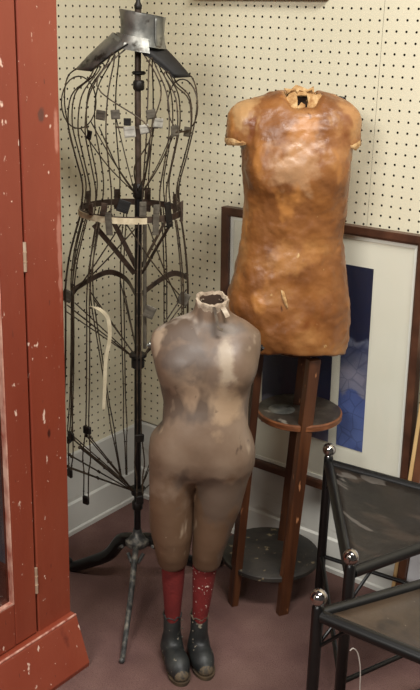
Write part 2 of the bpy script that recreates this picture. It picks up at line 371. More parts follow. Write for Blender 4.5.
# ------------------------------------------------------------------ the room
g = G(); g.box((1.6, -1.9, -.03), (4.0, 4.6, .06)); struct(g.build('floor', 'carpet'))
PT = .006
wr = struct(G().box((1.55, PT + .02, 1.15), (3.3, .04, 2.4)).build('wall_right', 'plaster'))
wl = struct(G().box((-PT - .02, -1.6, 1.15), (.04, 3.3, 2.4)).build('wall_left', 'plaster'))
def pegboard(u0, u1, z0, z1, ug, zg, place, parent):
    # a real perforated panel: one ring of quads about every hole, hole wall and dark back; holes on a one-inch grid
    st = .0254; R = .0031; v = []; f = []; mi = []
    k0, k1 = math.floor((u0 - ug) / st + .5), math.ceil((u1 - ug) / st - .5); j0, j1 = math.floor((z0 - zg) / st + .5), math.ceil((z1 - zg) / st - .5)
    for k in range(k0, k1 + 1):
        for j in range(j0, j1 + 1):
            cu, cz = ug + k * st, zg + j * st; o = len(v)
            uu = [max(u0, cu - st / 2), cu, min(u1, cu + st / 2)]; zz = [max(z0, cz - st / 2), cz, min(z1, cz + st / 2)]
            if not (uu[0] < cu - R and uu[2] > cu + R and zz[0] < cz - R and zz[2] > cz + R):
                if uu[2] - uu[0] > 1e-5 and zz[2] - zz[0] > 1e-5:
                    v += [place(uu[0], zz[0], 0), place(uu[2], zz[0], 0), place(uu[2], zz[2], 0), place(uu[0], zz[2], 0)]; f.append((o, o + 1, o + 2, o + 3)); mi.append(0)
                continue
            ring = [(2, 1), (2, 2), (1, 2), (0, 2), (0, 1), (0, 0), (1, 0), (2, 0)]
            v += [place(uu[a], zz[b], 0) for a, b in ring]
            v += [place(cu + R * math.cos(q * math.pi / 4), cz + R * math.sin(q * math.pi / 4), 0) for q in range(8)]
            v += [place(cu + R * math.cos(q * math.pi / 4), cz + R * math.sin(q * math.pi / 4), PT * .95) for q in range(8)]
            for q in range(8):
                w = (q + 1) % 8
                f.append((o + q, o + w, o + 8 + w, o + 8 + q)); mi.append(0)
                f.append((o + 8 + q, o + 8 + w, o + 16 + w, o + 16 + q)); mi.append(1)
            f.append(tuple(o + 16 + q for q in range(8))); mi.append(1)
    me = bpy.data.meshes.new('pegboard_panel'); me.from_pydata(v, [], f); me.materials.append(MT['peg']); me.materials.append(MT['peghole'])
    me.polygons.foreach_set('material_index', mi); me.update()
    o = bpy.data.objects.new('pegboard_panel', me); COL.objects.link(o); o.parent = parent; return o
PR = lambda u, z, d: (u, d, z)
PL = lambda u, z, d: (-d, u, z)
SEAM = .7383
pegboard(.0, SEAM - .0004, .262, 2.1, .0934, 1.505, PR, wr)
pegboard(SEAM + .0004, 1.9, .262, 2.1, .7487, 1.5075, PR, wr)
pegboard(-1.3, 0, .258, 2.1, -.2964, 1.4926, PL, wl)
def baseboard(side):
    g = G()
    if side == 'right': a = lambda u, y, z: (u, -y, z); L0, L1 = .0, 3.0
    else: a = lambda u, y, z: (y, -u, z); L0, L1 = .0, 3.0
    prof = [(0, 0), (.016, 0), (.016, .012), (.011, .016), (.011, .098), (.006, .104), (.006, .252), (.003, .258), (0, .258)]
    vs = [a(u, y, z) for u in (L0, L1) for y, z in prof]; n = len(prof)
    fs = [(i, (i + 1) % n, n + (i + 1) % n, n + i) for i in range(n)] + [tuple(range(n)), tuple(range(n, 2 * n))]
    g.add(vs, fs); struct(g.build('baseboard_' + side, 'base'))
baseboard('right'); baseboard('left')

# ------------------------------------------------------------------ red cabinet (its glazed front looks along +X)
FX = .422; CY0, CY1 = -.743, -1.75
cb = thing('display_cabinet', 'red painted wooden display cabinet with chipped edges and a glazed door', 'cabinet', (.2, -1.25, 0))
def cbuild(g, name, mats, parent=cb, **k):
    o = g.build(name, mats, parent, **k)
    for v in o.data.vertices: v.co -= Vector((.2, -1.25, 0))
    return o
g = G(); T = .022
g.box(((FX - .02) / 2 + .008, CY0 - T / 2, 1.0), (FX - .036, T, 1.98)); g.box(((FX - .02) / 2 + .008, CY1 + T / 2, 1.0), (FX - .036, T, 1.98))
g.box((.03, (CY0 + CY1) / 2, 1.0), (.014, CY0 - CY1 - 2 * T, 1.98)); g.box((FX / 2, (CY0 + CY1) / 2, .16), (FX - .06, CY0 - CY1 - 2 * T, .02)); g.box((FX / 2, (CY0 + CY1) / 2, 1.98), (FX - .06, CY0 - CY1 - 2 * T, .02))
cbuild(g, 'carcass', 'red')
for zc in (.395, .85, 1.30, 1.745): cbuild(G().box((FX / 2 - .01, CY0 - T - .003, zc), (FX - .10, .004, .40)), 'lining_panel', 'lining')
cbuild(G().box((.040, (CY0 + CY1) / 2, 1.07), (.004, CY0 - CY1 - 2 * T - .01, 1.78)), 'lining_panel', 'lining')
for z in (.62, 1.08, 1.52): cbuild(G().box((FX / 2 - .01, (CY0 + CY1) / 2, z), (FX - .09, CY0 - CY1 - 2 * T - .004, .018)), 'shelf', 'red')
GAP = -.8495
cbuild(G().box((FX - .012, (CY0 + GAP) / 2 + .001, 1.02), (.024, CY0 - GAP - .002, 1.9), bev=.003), 'corner_stile', ['red'])
cbuild(G().box((FX - .012, (CY1 + CY1 + .1) / 2, 1.02), (.024, .1, 1.9), bev=.003), 'corner_stile', ['red'])
DY0, DY1 = GAP - .003, CY1 + .103
dr = G(); GY0, GY1, GZ0, GZ1 = -.918, CY1 + .17, .24, 1.85
dr.box((FX - .012, (DY0 + GY0) / 2, 1.011), (.026, DY0 - GY0, 1.76), bev=.003); dr.box((FX - .012, (DY1 + GY1) / 2, 1.011), (.026, GY1 - DY1, 1.76), bev=.003)
dr.box((FX - .012, (GY0 + GY1) / 2, (GZ0 + .131) / 2), (.026, GY0 - GY1, GZ0 - .131), bev=.002); dr.box((FX - .012, (GY0 + GY1) / 2, (GZ1 + 1.89) / 2), (.026, GY0 - GY1, 1.89 - GZ1), bev=.002)
door = cbuild(dr, 'door', 'red')
cbuild(G().box((FX - .014, (GY0 + GY1) / 2, (GZ0 + GZ1) / 2), (.004, GY0 - GY1 - .001, GZ1 - GZ0 - .001)), 'glass_pane', 'glass', door)
g = G()
for y in (GY0 - .002, GY1 + .002): g.box((FX - .005, y, (GZ0 + GZ1) / 2), (.012, .004, GZ1 - GZ0))
for z in (GZ0 + .002, GZ1 - .002): g.box((FX - .005, (GY0 + GY1) / 2, z), (.012, GY0 - GY1 - .008, .004))
cbuild(g, 'glazing_bead', 'redworn', door)
for z0, z1 in ((.985, 1.045), (.235, .30)):
    g = G(); g.tube([(FX + .001, GAP - .0015, z0), (FX + .001, GAP - .0015, z1)], .0038, 8)
    for q in range(1, 3): g.tube([(FX + .001, GAP - .0015, z0 + (z1 - z0) * q / 3 - .001), (FX + .001, GAP - .0015, z0 + (z1 - z0) * q / 3 + .001)], .0046, 8)
    cbuild(g, 'hinge', 'brass', door, smooth=True)
# skirt board: splayed plinth with a worn rounded top edge, mitred at the corner
pr = [(FX - .022, .001), (.4775, .001), (.4795, .012), (.4405, .121), (.437, .127), (.431, .129), (FX - .022, .129)]
g = G(); ext = [.0, .0, .0, .0, .0, .0, .0]
vs = [(x, y, z) for y in (CY0, CY1) for x, z in pr]; n = len(pr)
g.add(vs, [(i, (i + 1) % n, n + (i + 1) % n, n + i) for i in range(n)] + [tuple(range(n)), tuple(range(n, 2 * n))])
pl_ = cbuild(g, 'plinth', 'red')
g = G(); g.tube([(.4365, CY0 + .0005, .127), (.4365, (CY0 + CY1) / 2, .127), (.4365, CY1, .127)], .0028, 8); cbuild(g, 'worn_edge', 'redworn', pl_, smooth=True)

# ------------------------------------------------------------------ pictures on the wall
def frame_rails(g_parent, x0, x1, z0, z1, y0, y1, w, m, R=None):
    # four mitred rails; y0 = back (at the wall), y1 = front (towards the room, smaller y)
    def rail(a, b, ia, ib):
        g = G(); yi = y1 + .004
        vs = []
        for (o, i) in ((a, ia), (b, ib)):
            vs += [(o[0], y0, o[1]), (o[0], y1, o[1]), (o[0] + (i[0] - o[0]) * .75, y1 + .001, o[1] + (i[1] - o[1]) * .75), (i[0], yi, i[1]), (i[0], y0, i[1])]
        g.add(vs, [(k, (k + 1) % 5, 5 + (k + 1) % 5, 5 + k) for k in range(5)] + [(4, 3, 2, 1, 0), (5, 6, 7, 8, 9)])
        return g.build('frame_rail', m, g_parent)
    O = [(x0, z0), (x1, z0), (x1, z1), (x0, z1)]; I = [(x0 + w, z0 + w), (x1 - w, z0 + w), (x1 - w, z1 - w), (x0 + w, z1 - w)]
    for k in range(4): rail(O[k], O[(k + 1) % 4], I[k], I[(k + 1) % 4])
FW, FH = .612, .738
fp = thing('framed_print', 'large walnut framed blue print in a wide ivory mat behind glass on the pegboard', 'picture', (.324, -.0225, .985 - FH + .002), 0)
fp.rotation_euler = (0, -.022, -.03)
frame_rails(fp, 0, FW, 0, FH, .021, -.004, .023, 'frame')
g = G(); g.box((FW / 2, .013, FH / 2), (FW - .04, .004, FH - .04)); g.build('mat_board', 'matb', fp)
g = G()
for (x0, x1, z0, z1) in ((.0235, .034, .0235, FH - .0235), (FW - .034, FW - .0235, .0235, FH - .0235), (.034, FW - .034, .0235, .034), (.034, FW - .034, FH - .034, FH - .0235)):
    g.box(((x0 + x1) / 2, .0096, (z0 + z1) / 2), (x1 - x0, .0028, z1 - z0))
g.build('mat_border', 'matbevel', fp)
for (x0, x1, m) in ((.142, .364, 'print_a'), (.390, .470, 'print_b')):
    z0, z1 = FH - .598, FH - .102
    g = G(); g.box(((x0 + x1) / 2, .0101, (z0 + z1) / 2), (x1 - x0, .0012, z1 - z0)); o = g.build('print_panel', m, fp)
    for v in o.data.vertices: v.co.z += .25
    o.location.z = -.25
g = G(); g.box((FW / 2, .0065, FH / 2), (FW - .044, .0015, FH - .044)); g.build('glass_pane', 'picglass', fp)
hp = thing('hanging_picture', 'small reddish brown framed picture hanging high on the pegboard above the torsos', 'picture', (.185, -.004, 1.519), 0)
hp.rotation_euler = (0, -.012, 0)
frame_rails(hp, 0, .405, 0, .50, .002, -.018, .03, 'redframe')
g = G(); g.box((.2025, -.004, .25), (.36, .004, .455)); g.build('canvas_panel', 'canvas', hp)
lp = thing('leaning_frame', 'pale pine and brown wooden frame with white paper leaning behind the black stools', 'picture frame', (.95, -.122, 0.002), 0)
lp.rotation_euler = (-.115, 0, 0)
def rb(n, c, d, m): g = G(); g.box(c, d, bev=.002); return g.build(n, m, lp)
for x in (.005, .475): rb('side_batten', (x, .012, .37), (.010, .034, .74), 'tanwood')
for x in (.021, .459): rb('frame_rail', (x, .006, .37), (.020, .020, .738), 'brownface')
for z in (.011, .729): rb('frame_rail', (.24, .006, z), (.416, .020, .020), 'brownface')
rb('paper_panel', (.24, .012, .37), (.416, .004, .696), 'whitepaper')

# ------------------------------------------------------------------ wooden stand under the ochre torso
def wpt(lat, D, z=0):
    c = Vector((1.854, -2.1612, 0)); Hh = Vector((-math.sin(YAW), math.cos(YAW), 0)); Rr = Vector((math.cos(YAW), math.sin(YAW), 0))
    return c + Hh * D + Rr * lat + Vector((0, 0, z))
sd = thing('tiered_stand', 'rickety dark wood three legged stand with two round shelves under the ochre torso', 'stand', wpt(.175, 2.27), YAW)
# local: x right, y away from the room; legs slant together to one side
LEG = {'left': ((-.094, -.036), (-.058, -.022)), 'front': ((.034, -.073), (.075, -.058)), 'back': ((.040, .125), (.068, .055))}
for k, (b, t) in LEG.items():
    a = Vector((b[0], b[1], .0)); c = Vector((t[0], t[1], .705)); ax = (c - a).normalized()
    out = Vector((b[0] - .0, b[1] - 0, 0)).normalized(); tan = Vector((-out.y, out.x, 0))
    g = G(); vs = []
    w, d = .030, .020
    for (p, s) in ((a, .9), (a + (c - a) * .12, 1), (a + (c - a) * .5, 1.04), (c, 1.0)):
        for (i, j) in ((-1, -1), (1, -1), (1, 1), (-1, 1)): vs.append(p + tan * i * w / 2 * s + out * j * d / 2 * s)
    fs = [(4 * q + i, 4 * q + (i + 1) % 4, 4 * q + 4 + (i + 1) % 4, 4 * q + 4 + i) for q in range(3) for i in range(4)] + [(3, 2, 1, 0), (12, 13, 14, 15)]
    g.add(vs, fs); g.build('leg', 'wood', sd)
def disc(name, c, r, th, m, me):
    g = G(); n = 40; R = []
    pr = [(r - .004, -th / 2), (r, -th / 2 + .003), (r, th / 2 - .003), (r - .004, th / 2)]
    g.lathe(pr, c, n); g.m = [1 if i < 3 * n else 0 for i in range(len(g.m))]
    return g.build(name, [m, me], sd, smooth=True, angle=40)
disc('shelf', (.004, .050, .104), .133, .016, 'shelflow', 'shelflow')
sh = disc('shelf', (.058, .036, .526), .109, .018, 'shelf', 'shelfedge')
g = G(); g.lathe([(.004, 0), (.030, .0), (.034, .0015), (.030, .004), (.012, .0055), (.004, .006)], (.012, .030, .535), 20); g.build('metal_dish', 'tin', sh, smooth=True)
disc('top_plate', (.038, .012, .713), .066, .016, 'wood', 'wood')

# ------------------------------------------------------------------ ochre papier-mache torso
bt = thing('dress_form_torso', 'ochre varnished papier mache torso with torn neck and short ragged arm stubs', 'mannequin', wpt(.19, 2.28, .689), YAW)
g = G(); g.lathe([(.072, .0325), (.076, .036), (.076, .044), (.072, .0475)], (0, -.004, 0), 30, sx=1.2); g.build('bottom_board', 'inside', bt, smooth=True)
h = .0052
X, Y, Z = grid((-.22, -.15, .64), (.20, .13, 1.36), h)
rows = [(.640, -.136, .137, -.100, .080), (.694, -.142, .140, -.104, .084), (.759, -.152, .147, -.110, .088), (.84, -.150, .143, -.108, .086), (.903, -.136, .130, -.100, .080), (.985, -.121, .115, -.090, .072),
        (1.06, -.121, .118, -.098, .076), (1.12, -.123, .120, -.104, .082), (1.165, -.126, .121, -.108, .084), (1.21, -.128, .122, -.102, .082), (1.25, -.126, .120, -.092, .074), (1.285, -.118, .116, -.070, .06), (1.306, -.098, .096, -.050, .05), (1.322, -.05, .05, -.036, .05)]
F = loft_field(X, Y, Z, rows, 2.5)
for sx, tip in ((-1, -.130), (1, .102)):
    F = smin(F, cap(X, Y, Z, (sx * .05, .0, 1.270), (tip - sx * .010, -.005, 1.258), .042, .038, 1.3), .02)
    arm = cap(X, Y, Z, (tip + sx * -.006, -.005, 1.258), (tip + sx * .004, -.012, 1.19), .038, .037, 1.4)
    arm = np.maximum(arm, 1.212 + (0 if sx < 0 else -.002) - Z)
    F = smin(F, arm, .012)
F = smin(F, ell(X, Y, Z, (-.05, -.078, 1.15), (.05, .028, .045)), .03); F = smin(F, ell(X, Y, Z, (.045, -.078, 1.15), (.05, .028, .045)), .03)
F = np.maximum(F, (.697 - .26 * np.minimum(Y, 0)) - Z)
F = np.maximum(F, Z - (1.302 + .22 * Y + 1.2 * np.maximum(0, np.abs(X - .002) - .026)))
V, Q = surface_nets(F, (X[0, 0, 0], Y[0, 0, 0], Z[0, 0, 0]), h); V = relax(V, Q, 3); N_ = vnormals(V, Q)
V = V + N_ * (lumps(V, 26) * .0024 + lumps(V, 9, 4.) * .0036 + np.abs(lumps(V, 50, 2.)) * .0030 + np.abs(lumps(V, 18, 6.)) * .0026)[:, None]
cen = V[Q].mean(1); nq = np.cross(V[Q[:, 2]] - V[Q[:, 0]], V[Q[:, 3]] - V[Q[:, 1]]); nq /= np.linalg.norm(nq, axis=1)[:, None]
rag = lumps(cen, 45, 8.)
neck = (((cen[:, 0] - .002) / .040) ** 2 + ((cen[:, 1] + .002) / .044) ** 2 < 1 + .5 * rag) & (cen[:, 2] > 1.25)
arms = (np.abs(cen[:, 0]) > .10) & (cen[:, 2] < 1.224 + .006 * rag) & (nq[:, 2] < -.75) & (cen[:, 2] > 1.19)
bot = (cen[:, 2] < .745) & (nq[:, 2] < -.8)
V[:, 2] -= .689
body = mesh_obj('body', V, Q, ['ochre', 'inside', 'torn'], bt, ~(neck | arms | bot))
so = body.modifiers.new('paper_thickness', 'SOLIDIFY'); so.thickness = .004; so.offset = -1; so.material_offset = 1; so.material_offset_rim = 2
MZ = -.689
def flap(pts, name, parent, m='torn', th=.002, dz=0):
    # a crumpled torn paper scrap: pts as rows of a small grid
    g = G(); nr, nc = len(pts), len(pts[0]); vs = [Vector(p) + Vector((0, 0, dz)) for r in pts for p in r]
    vs2 = [v + Vector((0, th * .7, -th)) for v in vs]; o = nr * nc; fs = []
    for i in range(nr - 1):
        for j in range(nc - 1):
            q = (i * nc + j, i * nc + j + 1, (i + 1) * nc + j + 1, (i + 1) * nc + j); fs.append(q); fs.append(tuple(k + o for k in q[::-1]))
    ed = [(j, j + 1) for j in range(nc - 1)] + [((nr - 1) * nc + j + 1, (nr - 1) * nc + j) for j in range(nc - 1)] + [((i + 1) * nc, i * nc) for i in range(nr - 1)] + [(i * nc + nc - 1, (i + 1) * nc + nc - 1) for i in range(nr - 1)]
    fs += [(b, a, a + o, b + o) for a, b in ed]
    g.add(vs + vs2, fs); return g.build(name, m, parent, smooth=True, angle=60)
def ragged_rim(cx, cy, rx, ry, zf, zb, hgt, a0, a1, n, seed, name='torn_neck_edge', m='torn', parent=bt, dz=MZ):
    rnd = random.Random(seed); lo, mid, hi = [], [], []
    for i in range(n):
        a = a0 + (a1 - a0) * i / (n - 1); x, y = math.cos(a), math.sin(a); zz = zf + (zb - zf) * (y + 1) / 2
        j = rnd.uniform(-.4, 1) * hgt; k = 1 + rnd.uniform(-.06, .1)
        lo.append((cx + rx * x * 1.12, cy + ry * y * 1.12, zz - .012)); mid.append((cx + rx * x * k, cy + ry * y * k, zz + hgt * .4 + j * .3)); hi.append((cx + rx * x * .86 * k, cy + ry * y * .86 * k, zz + hgt * .5 + j))
    return flap([lo, mid, hi], name, parent, m, dz=dz)
ragged_rim(.002, .002, .043, .046, 1.300, 1.312, .010, math.pi * .05, math.pi * .95, 22, 3)
ragged_rim(.002, .002, .044, .050, 1.279, 1.306, .004, -math.pi * .92, -math.pi * .05, 20, 5)
def scrap(x0, x1, z0, z1, y, seed, nc=6, nr=4):
    rnd = random.Random(seed); rows_ = []
    for i in range(nr):
        t = i / (nr - 1); row = []
        for j in range(nc):
            q = j / (nc - 1); x = x0 + (x1 - x0) * q; top = z1 + rnd.uniform(-.008, .006) if i == nr - 1 else z0 + (z1 - z0) * t
            row.append((x + rnd.uniform(-.002, .002), y + .9 * abs(x) * .25 + .020 * t + rnd.uniform(-.005, .005), top + rnd.uniform(-.002, .002)))
        rows_.append(row)
    return flap(rows_, 'torn_paper_flap', bt, dz=MZ)
scrap(-.050, -.012, 1.286, 1.316, -.056, 2); scrap(.012, .056, 1.286, 1.318, -.054, 3); scrap(-.034, .034, 1.312, 1.330, .034, 6); scrap(-.018, .006, 1.276, 1.300, -.058, 9, 5, 3); scrap(.020, .048, 1.262, 1.292, -.073, 12, 5, 3)
flap([[(-.030, -.102, .885), (-.026, -.104, .884), (-.022, -.104, .882)], [(-.025, -.110, .866), (-.020, -.112, .864), (-.016, -.110, .864)], [(-.016, -.109, .846), (-.013, -.111, .844), (-.011, -.109, .846)]], 'torn_paper_flap', bt, dz=MZ)
for sx, tip in ((-1, -.130), (1, .102)):       # ragged pale edges round the arm stubs
    rnd = random.Random(11 + sx); lo, mid, hi = [], [], []
    for i in range(16):
        a = 2 * math.pi * i / 15; x, y = math.cos(a), math.sin(a); cx = tip + sx * .001
        lo.append((cx + .0375 * x, -.011 + .0525 * y, 1.214 + rnd.uniform(0, .010))); mid.append((cx + .040 * x, -.012 + .055 * y, 1.213)); hi.append((cx + .036 * x, -.012 + .051 * y, 1.208 + rnd.uniform(-.006, .002)))
    flap([lo, mid, hi], 'torn_arm_edge', bt, dz=MZ)
g = G(); g.tube(crom([(.080, .035, 1.27), (.080, .035, 1.304), (.087, .034, 1.310), (.101, .034, 1.309), (.105, .035, 1.303), (.104, .036, 1.27)], 5), .0028, 8)
o = g.build('hanging_clip', 'black', bt, smooth=True)
for v in o.data.vertices: v.co.z += MZ

# ------------------------------------------------------------------ child mannequin
cm = thing('child_mannequin', 'headless armless child mannequin with grey brown body, red stockings and black boots', 'mannequin', wpt(0, 2.0), YAW)
h = .0046
X, Y, Z = grid((-.17, -.13, .225), (.15, .13, .93), h)
rows = [(.488, -.088, .058, -.030, .040), (.505, -.114, .088, -.056, .070), (.528, -.128, .102, -.075, .084), (.545, -.127, .101, -.080, .086), (.56, -.122, .099, -.084, .078), (.60, -.108, .092, -.084, .066), (.632, -.098, .086, -.080, .060), (.68, -.098, .087, -.076, .062),
        (.745, -.113, .096, -.076, .068), (.79, -.124, .106, -.070, .068), (.815, -.124, .108, -.062, .064), (.838, -.112, .100, -.050, .054), (.86, -.078, .074, -.036, .044), (.873, -.045, .046, -.02, .036)]
F = loft_field(X, Y, Z, rows, 2.35)
F = smin(F, cap(X, Y, Z, (.002, .004, .84), (.002, -.004, .93), .040, .034), .022)
F = smin(F, cap(X, Y, Z, (-.06, .0, .832), (-.094, .0, .812), .030, .030), .018); F = smin(F, cap(X, Y, Z, (.05, .0, .834), (.082, .0, .816), .030, .028), .018)
LL = [((-.074, -.008, .56), (-.082, -.002, .434), .058, .0565), ((-.082, -.002, .434), (-.0755, -.005, .352), .0565, .0475), ((-.0755, -.005, .352), (-.0735, -.006, .305), .0475, .040), ((-.0735, -.006, .305), (-.0715, .0, .225), .040, .0255)]
RL = [((.043, -.008, .56), (.028, -.002, .434), .060, .0555), ((.028, -.002, .434), (.016, -.005, .352), .0555, .0425), ((.016, -.005, .352), (.009, -.006, .305), .0425, .0365), ((.009, -.006, .305), (.002, .0, .225), .0365, .0265)]
def leg(segs):
    f = None
    for a, b, ra, rb_ in segs:
        c = cap(X, Y, Z, a, b, ra, rb_, 1.2); f = c if f is None else np.minimum(f, c)
    return f
legs = np.minimum(leg(LL), leg(RL))
F = smin(F, legs, .022)
# belly, chest and buttock forms; the crease between the thighs stays open
F = smin(F, ell(X, Y, Z, (-.006, -.055, .60), (.07, .035, .06)), .04); F = smin(F, ell(X, Y, Z, (-.05, -.045, .77), (.05, .034, .04)), .03); F = smin(F, ell(X, Y, Z, (.04, -.045, .77), (.05, .034, .04)), .03)
F = smin(F, ell(X, Y, Z, (-.06, .06, .50), (.055, .04, .05)), .03); F = smin(F, ell(X, Y, Z, (.035, .06, .50), (.055, .04, .05)), .03)
F = np.maximum(F, np.maximum(.262 - Z, Z - .905)); F = np.maximum(F, np.maximum(-.1275 - X, X - .1085))
V, Q = surface_nets(F, (X[0, 0, 0], Y[0, 0, 0], Z[0, 0, 0]), h); V = relax(V, Q, 5); N_ = vnormals(V, Q)
V = V + N_ * .001 + N_ * (lumps(V, 18) * .0012 + lumps(V, 8, 4.) * .0014)[:, None]
cen = V[Q].mean(1)
nk = ((cen[:, 0] - .002) ** 2 + (cen[:, 1] + .004) ** 2 < .029 ** 2) & (cen[:, 2] > .895)
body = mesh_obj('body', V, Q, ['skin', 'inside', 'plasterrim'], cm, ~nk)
so = body.modifiers.new('shell_thickness', 'SOLIDIFY'); so.thickness = .003; so.offset = -1; so.material_offset = 1; so.material_offset_rim = 2
# chipped neck collar with a rolled ragged lip
g = G(); n = 40; vs = []; rnd = random.Random(4); pr = [(.0325, .884), (.0335, .900), (.0355, .909), (.0355, .914), (.031, .915), (.0275, .908), (.0275, .880)]
wob = [rnd.uniform(-1, 1) for _ in range(n)]
for k in range(n):
    a = 2 * math.pi * k / n
    for i, (r, z) in enumerate(pr):
        w = wob[k] * (.0022 if 1 <= i <= 5 else 0); e = .006 * math.sin(a) if i > 0 else 0
        vs.append((.002 + (r + w * .8) * math.cos(a), -.004 + (r + w * .8) * math.sin(a), z + w + e))
m_ = len(pr); g.add(vs, [(k * m_ + i, ((k + 1) % n) * m_ + i, ((k + 1) % n) * m_ + i + 1, k * m_ + i + 1) for k in range(n) for i in range(m_ - 1)])
g.m = [1 if (i % (m_ - 1)) == 5 else 0 for i in range(len(g.m))]
g.build('neck_collar', ['plasterrim', 'inside'], cm, smooth=True, angle=70)
g = G(); g.strip(crom([(.006, -.040, .905), (.009, -.045, .893), (.013, -.052, .880), (.016, -.061, .866), (.026, -.063, .862)], 4), .006, .002, (1, .2, .3)); g.build('cloth_tie', 'wire', cm)
g = G(); g.strip(crom([(.024, -.033, .903), (.031, -.036, .893), (.036, -.042, .884)], 4), .010, .002, (1, .2, .6)); g.build('cloth_tie', 'plasterrim', cm)
for sx, x in ((-1, -.127), (1, .108)):
    g = G(); g.tube([(x - sx * .004, -.006, .806), (x + sx * .005, -.008, .806)], .0075, 10); g.tube([(x + sx * .004, -.008, .806), (x + sx * .008, -.008, .804)], .004, 8)
    g.build('arm_socket', 'tin' if sx < 0 else 'wiredark', cm, smooth=True)
for (ax, ay, tx, ty, top_, m, tr) in ((-.071, .0, -.040, -.108, (-.0715, .0), 'sock', .0275), (-.006, .002, .017, -.084, (.003, .0), 'sockdot', .029)):
    g = G(); pr = [(.0, .105, .017), (.1, .118, .0185), (.45, .17, .0225), (.75, .225, .0268), (1.0, .2605, tr)]; n = 24; vs = []
    for t, z, r in pr:
        for k in range(n):
            a = 2 * math.pi * k / n; vs.append((ax + (top_[0] - ax) * t + r * math.cos(a), ay + (top_[1] - ay) * t + r * 1.1 * math.sin(a), z))
    g.add(vs, [(i * n + k, i * n + (k + 1) % n, (i + 1) * n + (k + 1) % n, (i + 1) * n + k) for i in range(len(pr) - 1) for k in range(n)] + [tuple(range(n))[::-1], tuple((len(pr) - 1) * n + k for k in range(n))])
    g.build('stocking', m, cm, smooth=True)
    # boot in its own axes: forward f, then placed
    f = Vector((tx - ax, ty - ay, 0)); Lf = f.length; f.normalize(); s_ = Vector((-f.y, f.x, 0))
    hb = .0034; x, y, z = grid((-.045, -.05, -.006), (.045, .135, .135), hb)    # y = forward
    B = cap(x, y, z, (0, -.004, .122), (0, -.002, .06), .0205, .021, 1.12)
    B = smin(B, cap(x, y, z, (0, -.006, .05), (0, -.012, .026), .022, .023, 1.1), .012)
    B = smin(B, cap(x, y, z, (0, .0, .030), (0, Lf - .050, .022), .026, .026), .014)
    B = smin(B, cap(x, y, z, (0, Lf - .06, .022), (.0, Lf - .022, .016), .027, .0195), .012)
    B = np.maximum(B, np.maximum(.009 - z, z - .123))
    V, Q = surface_nets(B, (x[0, 0, 0], y[0, 0, 0], z[0, 0, 0]), hb); V = relax(V, Q, 2)
    cq = V[Q].mean(1); mi = ((cq[:, 1] > Lf - .014 + .05 * (cq[:, 2] - .02)) & (cq[:, 2] < .035)).astype(int)
    def put(P): return [Vector((ax, ay, 0)) + s_ * -p[0] + f * p[1] + Vector((0, 0, p[2])) for p in P]
    bo = mesh_obj('boot', np.array([tuple(v) for v in put(V)]), Q, ['boot', 'toe'], cm, None, mi.tolist())
    g = G(); out = []
    for k in range(32):
        a = 2 * math.pi * k / 32; c_, q = math.cos(a), math.sin(a); w = .0265 if q > 0 else .0235
        yy = (Lf - .044) / 1 + .045 * q if q > 0 else -.006 + .030 * q
        if abs(q) < .15: pass
        out.append((w * c_ * (1 if q > 0 else .95), yy if q > 0 else yy))
    lo = put([(a, b, .0) for a, b in out]); hi = put([(a * 1.04, b * 1.0, .0085) for a, b in out]); n = 32
    g.add(lo + hi, [(k, (k + 1) % n, n + (k + 1) % n, n + k) for k in range(n)] + [tuple(range(n))[::-1], tuple(range(n, 2 * n))]); g.build('sole', 'sole', bo)
    for k in range(3):
        g = G(); g.ball(put([(-.0205 if ax < -.05 else .020, .012 + .003 * k, .112 - k * .022)])[0], .0021, 8); g.build('boot_button', 'clip', bo, smooth=True)
    g = G(); rim = put([(.0215 * math.cos(2 * math.pi * k / 20), -.004 + .0235 * math.sin(2 * math.pi * k / 20), .122 + .004 * math.sin(k * 2.3)) for k in range(20)]); g.tube(rim, .0022, 6, closed=True); g.build('boot_cuff', 'toe' if ax > -.05 else 'boot', bo, smooth=True)

# ------------------------------------------------------------------ wire dress form
wf = thing('wire_dress_form', 'rusty adjustable wire cage dress form with tin collar on a cast iron tripod', 'dress form', wpt(-.178, 2.28), YAW)
def wb(g, name, m, parent=wf, **k): return g.build(name, m, parent, smooth=k.get('smooth', True), angle=k.get('angle', 45))
WR = .0016
g = G(); g.tube([(0, 0, .15), (0, 0, .6), (0, 0, 1.10)], .0088, 12); wb(g, 'pole', 'black')
g = G(); g.tube([(0, 0, 1.09), (-.002, 0, 1.3), (-.002, 0, 1.495)], .0074, 10); wb(g, 'upper_pole', 'pole')
g = G(); g.lathe([(.004, 1.485), (.008, 1.49), (.009, 1.498), (.005, 1.505), (.0045, 1.53), (.001, 1.533)], (-.002, 0, 0), 12); wb(g, 'finial', 'wiredark')
for z0, z1, r in ((1.316, 1.338, .013), (1.350, 1.358, .016), (1.07, 1.105, .013), (.645, .672, .0165), (.672, .684, .022), (.292, .312, .0165), (.306, .314, .022), (.25, .275, .014)):
    g = G(); g.lathe([(r * .8, z0), (r, z0 + .003), (r, z1 - .003), (r * .8, z1)], (0, 0, 0), 12); wb(g, 'pole_collar', 'wiredark')
